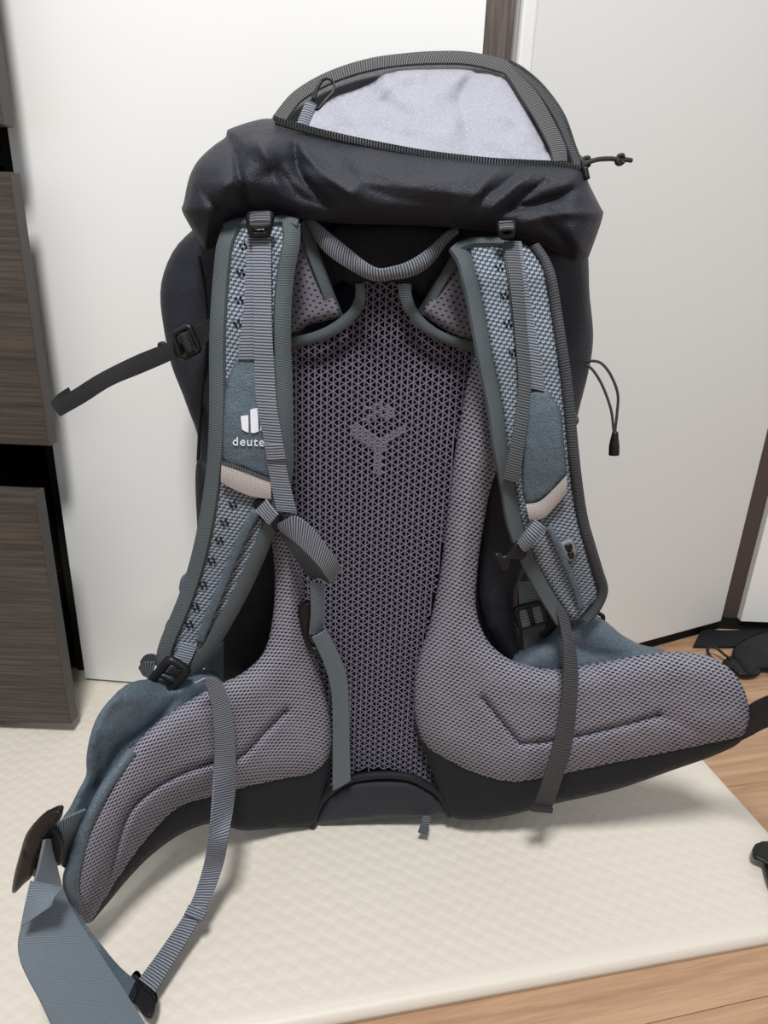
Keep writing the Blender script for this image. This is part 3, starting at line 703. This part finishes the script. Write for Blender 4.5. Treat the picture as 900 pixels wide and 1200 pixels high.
# tan reflective loops
band('reflective_loop', oL([(260, 543), (276, 549), (294, 555), (318, 563)], .010), oL([(259, 565), (276, 574), (294, 581), (318, 585)], .012), M_tan, sL, .0014, .0015, 24, 5)
band('patch_hem', oL([(260, 540), (280, 546), (313, 559), (330, 563)], .010), oL([(260, 544), (280, 550), (312, 563), (330, 567)], .011), M_bindd, sL, .002, 0, 20, 3)
# lower section: raised blue rib, vent rows
tube('strap_rib', oL([(300, 598), (288, 622), (275, 650), (262, 682), (246, 720), (234, 752)], .009), .0042, M_blue, sL, 40, 8, flat=.6)
def vents(par, fn, centres, wpx):
    vs_, fs_ = [], []
    for (x, y) in centres:
        for (dx_, dy_) in ((-2.6, 0), (2.6, -1.5), (0, 4), (4.6, 3)):
            k = len(vs_); c = (x+dx_, y+dy_)
            for a in range(6): vs_.append(O(c[0]+1.5*c_(a*TAU/6), c[1]+1.9*s_(a*TAU/6), fn(*c)+.0072))
            for a in range(6): vs_.append(O(c[0]+1.5*c_(a*TAU/6), c[1]+1.9*s_(a*TAU/6), fn(*c)+.005))
            fs_.append(tuple(range(k, k+6))); fs_ += [(k+a, k+6+a, k+6+(a+1) % 6, k+(a+1) % 6) for a in range(6)]
    o = link('vent_holes', vs_, fs_, M_void, par, None, False); o['kind'] = 'stuff'; return o
vents(sL, oSL, [(284, 287), (281, 318), (279, 350), (277, 378), (272, 590), (262, 611), (256, 632), (247, 656), (237, 684), (228, 710), (221, 731)], 3)
vents(sR, oSR, [(584, 312), (590, 345), (594, 378), (600, 412)], 3)
# right strap webbing, patch, loop, badge
band('lift_webbing', oR([(588, 284), (594, 320), (600, 370), (606, 412), (609, 452)], .009), oR([(611, 284), (616, 320), (624, 370), (632, 412), (638, 458)], .009), M_web, sR, .0018, .0005, 50, 6)
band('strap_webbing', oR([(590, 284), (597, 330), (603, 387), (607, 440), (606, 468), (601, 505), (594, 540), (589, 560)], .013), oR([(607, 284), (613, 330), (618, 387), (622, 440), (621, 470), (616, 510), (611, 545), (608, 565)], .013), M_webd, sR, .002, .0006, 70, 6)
pr = pad('strap_patch', [(618, 462), (640, 457), (650, 468), (658, 485), (661, 520), (664, 550), (660, 562), (642, 582), (618, 591), (611, 565), (613, 520)], lambda x, y: oSR(x, y)+.0055, .0035, .002, 7, M_blue, sR, 3.5)
band('reflective_loop', oR([(616, 591), (632, 588), (648, 574), (664, 557)], .010), oR([(620, 609), (636, 607), (652, 592), (664, 578)], .012), M_tan, sR, .0014, .0015, 24, 5)
tube('strap_rib', oR([(643, 617), (650, 632), (660, 655), (670, 678), (678, 700), (681, 714)], .009), .003, M_blue, sR, 30, 8, flat=.6)
bd = pad('rubber_badge', [(655, 638), (662, 633), (670, 631), (674, 638), (677, 648), (674, 656), (666, 659), (660, 652)], lambda x, y: oSR(x, y)+.007, .0025, .001, 4, M_badge, sR, 2.5)
pad('badge_mark', [(662, 639), (669, 637), (671, 642), (669, 646), (664, 646)], lambda x, y: oSR(x, y)+.0095, .001, .0005, 2, M_plas, sR, 1.8)
pad('badge_mark', [(665, 648), (671, 646), (673, 651), (671, 655), (667, 654)], lambda x, y: oSR(x, y)+.0095, .001, .0005, 2, M_plas, sR, 1.8)

# ---- sternum strap, left half: folded keeper loop, hanging tail
pad('sternum_slider', [(294, 588), (308, 582), (318, 590), (334, 610), (328, 622), (314, 618), (302, 606)], .062, .004, .006, 5, M_plas, sL, 3)
band('slider_webbing', oL([(312, 585), (300, 597)], .016)[::1], oL([(326, 603), (316, 614)], .018), M_web, sL, .003, .001, 10, 5)
ss = band('sternum_strap', OO([(326, 614, .072), (338, 607, .078), (349, 606, .08), (365, 618, .084), (382, 639, .086), (394, 655, .082), (400, 667, .074)]),
          OO([(331, 624, .068), (340, 630, .074), (350, 638, .078), (362, 650, .082), (374, 663, .084), (381, 674, .08), (387, 683, .072)]), M_web, bp, .0018, .0004, 50, 6)
band('loop_back', OO([(398, 668, .074), (384, 660, .064), (366, 644, .058), (346, 626, .056), (328, 616, .06)]), OO([(386, 684, .071), (372, 677, .062), (364, 677, .056), (345, 652, .052), (330, 628, .054)]), M_bindd, ss, .0018, 0, 40, 5)  # darker tape colour puts shade into the loop's inner side
band('hanging_webbing', OO([(363, 680, .06), (364, 700, .058), (364, 722, .052), (362, 742, .044)]), OO([(381, 684, .06), (380, 700, .058), (380, 720, .052), (378, 738, .044)]), M_webs, ss, .0018, .002, 30, 5)
pad('sternum_clip', [(349, 713), (363, 704), (367, 720), (362, 745), (370, 757), (380, 742), (386, 748), (376, 768), (364, 764), (354, 742)], .034, .006, .008, 5, M_plas, ss, 2.5)
band('strap_tail', OO([(366, 747, .052), (379, 775, .048), (388, 807, .042), (390, 847, .034), (390, 880, .028), (390, 926, .02)]), OO([(382, 738, .054), (397, 767, .05), (407, 797, .044), (409, 847, .036), (410, 880, .03), (411, 914, .022)]), M_webs, ss, .0018, .0006, 60, 5)
# right half: small clip
band('clip_webbing', OO([(607, 634, .064), (616, 622, .068), (627, 609, .066)]), OO([(616, 646, .064), (628, 634, .068), (640, 619, .066)]), M_web, sR, .003, .002, 16, 5)
pad('sternum_clip', [(577, 650), (584, 646), (592, 650), (604, 634), (611, 636), (618, 646), (612, 656), (598, 657), (594, 668), (588, 670), (583, 660)], .055, .005, .006, 4, M_plas, sR, 2.5)

# ---- lower strap adjusters
frm('adjuster_buckle', bp, [(176, 779), (203, 776), (193, 808), (172, 803)][0:0] or [(199, 772), (220, 785), (196, 812), (171, 806)], .078, .0042, 1)
adj = band('adjuster_webbing', OO([(211, 752, .056), (206, 768, .062), (196, 780, .066), (186, 792, .062), (178, 802, .056)]), OO([(231, 757, .056), (223, 775, .062), (212, 790, .066), (204, 800, .062), (196, 808, .056)]), M_web, bp, .002, .001, 30, 5)
band('webbing_loop', OO([(190, 774, .05), (180, 767, .046), (170, 768, .044), (164, 776, .046)]), OO([(188, 784, .05), (180, 777, .046), (173, 779, .044), (168, 788, .046)]), M_bindd, adj, .002, 0, 20, 5)
band('webbing_loop', OO([(163, 782, .052), (168, 776, .058), (182, 776, .06)]), OO([(168, 791, .052), (174, 794, .058), (177, 796, .06)]), M_webd, adj, .002, 0, 16, 5)
frm('adjuster_buckle', bp, [(604, 713), (634, 706), (640, 728), (610, 736)], .006, .0028, 0)
tube('buckle_bar', OO([(619, 710, .008), (625, 732, .008)]), .0022, M_plas, bp, 4, 6)
band('adjuster_webbing', OO([(607, 682, -.004), (608, 700, .002), (609, 722, .006)], 0), OO([(641, 680, -.004), (640, 696, .0), (636, 718, .004)], 0), M_webs, bp, .002, .001, 20, 5)
band('adjuster_webbing', OO([(608, 716, .006), (610, 734, .006)]), OO([(620, 713, .006), (623, 731, .006)]), M_web, bp, .002, .001, 8, 5)
band('adjuster_webbing', OO([(623, 712, .006), (626, 730, .006)]), OO([(634, 709, .006), (638, 727, .006)]), M_web, bp, .002, .001, 8, 5)
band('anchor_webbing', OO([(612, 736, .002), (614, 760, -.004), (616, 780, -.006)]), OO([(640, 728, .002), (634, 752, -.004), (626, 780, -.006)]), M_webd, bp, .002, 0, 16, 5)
pad('adjuster_flap', [(632, 690), (644, 684), (652, 700), (655, 728), (640, 748), (628, 742), (640, 728)], -.002, .003, .004, 5, M_darker, bp, 3)
frm('adjuster_buckle', bp, [(697, 716), (707, 722), (706, 734), (694, 728)], .0, .0022, 0)
band('anchor_webbing', OO([(242, 775, .02), (246, 800, .01), (250, 812, .0)]), OO([(262, 752, .02), (262, 790, .01), (262, 806, .0)]), M_belt, bp, .002, 0, 16, 5)
pad('strap_side_tab', [(220, 672), (213, 676), (210, 686), (211, 694), (218, 690)], .03, .002, .002, 3, M_blue, bp, 2.5)
pad('strap_side_tab', [(203, 722), (196, 728), (193, 738), (199, 740), (206, 730)], .03, .002, .002, 3, M_bind, bp, 2.5)

# ---- hip belt webbing, left
fo2 = lambda L, e: [O(x, y, offL(x, y)+.028+e) for x, y in L]
lw = band('hip_webbing', fo2([(228, 800), (238, 799), (246, 817), (251, 855), (251, 901)], .0)+[O(247, 962, .125), G(238, 1016, .078), G(222, 1062, .052), G(192, 1108, .04), G(163, 1148, .036)],
          fo2([(240, 794), (258, 797), (270, 828), (275, 870), (275, 924)], .0)+[O(268, 978, .125), G(261, 1016, .078), G(241, 1066, .052), G(211, 1116, .04), G(182, 1163, .036)], M_web, bp, .002, .0006, 130, 6)
band('webbing_fold', [G(222, 1060, .055), G(216, 1072, .052)], [G(243, 1068, .055), G(236, 1080, .052)], M_web, lw, .002, 0, 6, 5)
# wide belt webbing curling out of the frame
bl = band('belt_webbing', [Yp(52, 984, .392), Yp(44, 1020, .385), Yp(32, 1062, .375), Yp(22, 1100, .36), Yp(24, 1125, .35), Yp(34, 1148, .342), Yp(45, 1168, .335), Yp(62, 1204, .325), Yp(84, 1250, .31)],
          [Yp(60, 982, .405), Yp(66, 1015, .40), Yp(75, 1045, .395), Yp(88, 1072, .39), Yp(104, 1098, .383), Yp(122, 1126, .375), Yp(143, 1158, .366), Yp(168, 1198, .355), Yp(195, 1245, .34)], M_belt, bp, .0022, .001, 90, 8)
lab(bl, 'wide blue-grey belt webbing')
band('belt_under_layer', [Yp(36, 1032, .374), Yp(30, 1056, .366), Yp(25, 1086, .358)], [Yp(74, 1040, .382), Yp(66, 1048, .374), Yp(60, 1062, .365)], M_belt, bl, .002, 0, 20, 5)
band('belt_back_layer', [Yp(62, 1010, .418), Yp(76, 1046, .412), Yp(101, 1084, .402), Yp(134, 1128, .39), Yp(158, 1150, .382)], [Yp(56, 1030, .41), Yp(68, 1058, .404), Yp(90, 1096, .396), Yp(122, 1138, .378), Yp(148, 1172, .362)], M_blue, bl, .002, 0, 40, 4)
band('belt_tail', [G(128, 1130, .05), G(146, 1146, .042), G(160, 1160, .036)], [G(126, 1150, .048), G(140, 1166, .042), G(154, 1182, .036)], M_webd, bl, .002, 0, 14, 4)
q = Yp(48, 990, .39)
wing = [(67, 948), (73, 951), (72, 958), (64, 968), (55, 976), (50, 990), (43, 1006), (38, 1026), (28, 1036), (18, 1046), (14, 1044), (17, 1024), (24, 998), (31, 977), (45, 959), (56, 952)]
def offW(x, y):
    d = ray(x, y); p = Yp(x, y, .395); return Y0+K*p.z-p.y
bw = pad('belt_buckle', wing, offW, .006, .008, 7, M_plasb, bp, 2.5, creases=[([(30, 996), (34, 1000), (60, 966)], .002, 2)])
lab(bw, 'black plastic side-release buckle half')
pad('buckle_core', [(50, 974), (62, 968), (74, 990), (70, 1014), (60, 1012), (46, 1024), (38, 1026), (44, 1000)], lambda x, y: offW(x, y)-.008, .004, .006, 5, M_plas, bw, 3)
band('fin_webbing', [Yp(60, 968, .41), Yp(78, 958, .42), Yp(100, 948, .43)], [Yp(72, 1014, .41), Yp(78, 1018, .42), Yp(84, 1012, .43)], M_webs, bw, .002, 0, 16, 5)
pad('slider_buckle', [(152, 1146), (160, 1142), (168, 1152), (182, 1166), (184, 1180), (178, 1194), (168, 1190), (160, 1178), (148, 1170)], lambda x, y: (lambda p: Y0+K*p.z-p.y)(G(x, y, .032)), .006, .006, 5, M_plas, bp, 2.5)

# ---- hip belt webbing, right
ofR2 = lambda L, e: [O(x, y, offR(x, y)+.028+e) for x, y in L]
rw = band('hip_webbing', OO([(645, 690, .03), (650, 712, .036), (656, 731, .044), (660, 767, .056), (659, 810, .062), (653, 850, .062), (645, 884, .062), (634, 920, .056), (624, 946, .044)]),
          OO([(650, 698, .03), (657, 708, .036), (667, 726, .044), (677, 782, .056), (676, 821, .062), (672, 861, .062), (666, 889, .062), (656, 920, .056), (646, 948, .044)]), webbing('dark_grey_webbing', S((38, 38, 41)), S((88, 87, 90)), .0022), bp, .002, .0006, 100, 6)
lab(rw, 'dark grey webbing hanging over the right fin')
band('webbing_end', OO([(621, 945, .048), (623, 951, .052)]), OO([(648, 947, .048), (647, 953, .052)]), M_webb, rw, .003, 0, 4, 4)
eb = band('belt_webbing', OO([(858, 842, .03), (878, 826, .04), (902, 814, .05), (960, 790, .08), (1010, 800, .14)]), OO([(858, 872, .03), (878, 863, .04), (902, 851, .05), (960, 835, .08), (1010, 850, .14)]), M_webb, bp, .002, 0, 30, 5)
lab(eb, 'black belt webbing leaving the right fin')
# its buckle lying over the mat corner, webbing coming back from outside the frame
z_ = .028
bk = pad('belt_buckle', [(881, 998), (886, 990), (896, 986), (912, 986), (930, 992), (934, 1006), (926, 1016), (908, 1018), (892, 1010), (883, 1006)], lambda x, y: (lambda p: Y0+K*p.z-p.y)(G(x, y, z_)), .006, .004, 6, M_plas, bp, 2.5)
lab(bk, 'glossy black buckle half near the mat corner')
pad('buckle_prong', [(894, 1010), (904, 1010), (912, 1040), (908, 1046), (902, 1040)], lambda x, y: (lambda p: Y0+K*p.z-p.y)(G(x, y, z_-.004)), .004, .003, 3, M_plas, bk, 2.5)
band('buckle_webbing', [G(926, 990, z_), G(980, 960, .04), O(1010, 850, .14)], [G(928, 1010, .036), G(990, 990, .036), O(1020, 880, .15)], M_webb, bk, .002, 0, 20, 5)

# ---- left compression strap
cs = band('compression_strap', OO([(240, 374, -.02), (222, 386, -.01), (202, 399, .0), (160, 416, .01), (116, 438, .018), (84, 458, .02), (59, 472, .02)]),
          OO([(243, 392, -.02), (228, 403, -.01), (207, 419, .0), (167, 437, .01), (131, 452, .018), (99, 472, .02), (71, 488, .02)]), M_webb, bp, .002, .0005, 70, 6)
lab(cs, 'black webbing tail sticking out to the left')
band('folded_tab', OO([(80, 454, .016), (68, 462, .015), (60, 471, .017)]), OO([(84, 462, .016), (76, 474, .015), (68, 482, .017)]), M_webb, cs, .002, 0, 10, 4)
frm('strap_buckle', cs, [(203, 392), (222, 382), (234, 410), (212, 420)], .008, .0026, 0)
tube('buckle_bar', OO([(214, 390, .01), (224, 414, .01)]), .0038, M_webb, cs, 6, 8)
band('strap_anchor', OO([(224, 384, .002), (236, 380, -.006), (246, 372, -.01)]), OO([(230, 410, .002), (240, 402, -.006), (248, 396, -.01)]), M_webb, cs, .002, 0, 10, 4)
pad('buckle_tab', [(185, 402), (193, 400), (194, 406), (186, 408)], -.004, .002, .002, 2, M_plas, cs, 2)

# ---- right side cord with lock, small loop
cd = tube('side_cord', OO([(686, 425, -.05), (694, 423, -.045), (705, 426, -.04), (716, 440, -.036), (724, 462, -.034), (723, 485, -.034), (721, 503, -.034), (721, 512, -.034), (719, 503, -.033), (716, 480, -.034), (706, 452, -.038), (695, 434, -.043), (686, 427, -.048)]), .0013, M_cord, bp, 90, 8)
tube('cord_lock', OO([(721, 506, -.034), (720, 518, -.034), (719.5, 533, -.034)]), .0052, M_plas, cd, 14, 10, taper=lambda t: .55+.45*min(1, t*1.6))
band('side_loop', OO([(668, 478, -.03), (675, 486, -.032), (677, 495, -.034), (668, 502, -.036)]), OO([(664, 484, -.02), (670, 489, -.022), (671, 494, -.024), (664, 498, -.026)]), M_webd, bp, .002, 0, 14, 4)

# ------------------------------------------------------------------ black straps on the floor at the right
def gpad(nm, outl, z, T, B, R, m, parent, org, **k):
    return pad(nm, outl, lambda x, y: (lambda p: Y0+K*p.z-p.y)(G(x, y, z)), T, B, R, m, parent, org=org, **k)
a_ = band('fabric_strap', [G(822, 737, .008), G(850, 739.5, .007), G(880, 738, .007), G(930, 738, .007), G(1000, 740, .007)], [G(812, 758, .004), G(850, 758, .004), G(880, 757.5, .004), G(930, 757, .004), G(1000, 760, .004)], M_darker, None, .003, 0, 30, 5)
tag(a_, 'flat black fabric strap lying on the wooden floor beneath the white door', 'strap')
so = G(860, 775, .01)
sb = bpy.data.objects.new('padded_strap', None); col.objects.link(sb); sb.location = so
tag(sb, 'crumpled black padded strap with loop buckle on the floor behind the right hip fin', 'strap')
gpad('strap_padding', [(862, 757), (880, 746), (910, 738), (940, 742), (950, 770), (925, 785), (893, 784), (880, 792), (868, 782), (858, 768)], .012, .014, .003, 14, M_darker, sb, so, step=4, wr=.004, wf=25)
gpad('strap_end', [(858, 768), (870, 764), (886, 770), (893, 784), (884, 792), (868, 792), (856, 784), (846, 776)], .010, .008, .002, 6, M_plas, sb, so, step=3)
tube('loop_buckle', [G(829, 762, .02), G(833, 758, .02), G(840, 760, .018), G(850, 768, .014), G(860, 776, .012), G(852, 782, .01), G(842, 776, .012), G(833, 770, .016)], .0024, M_plas, sb, 40, 6, True, org=so)
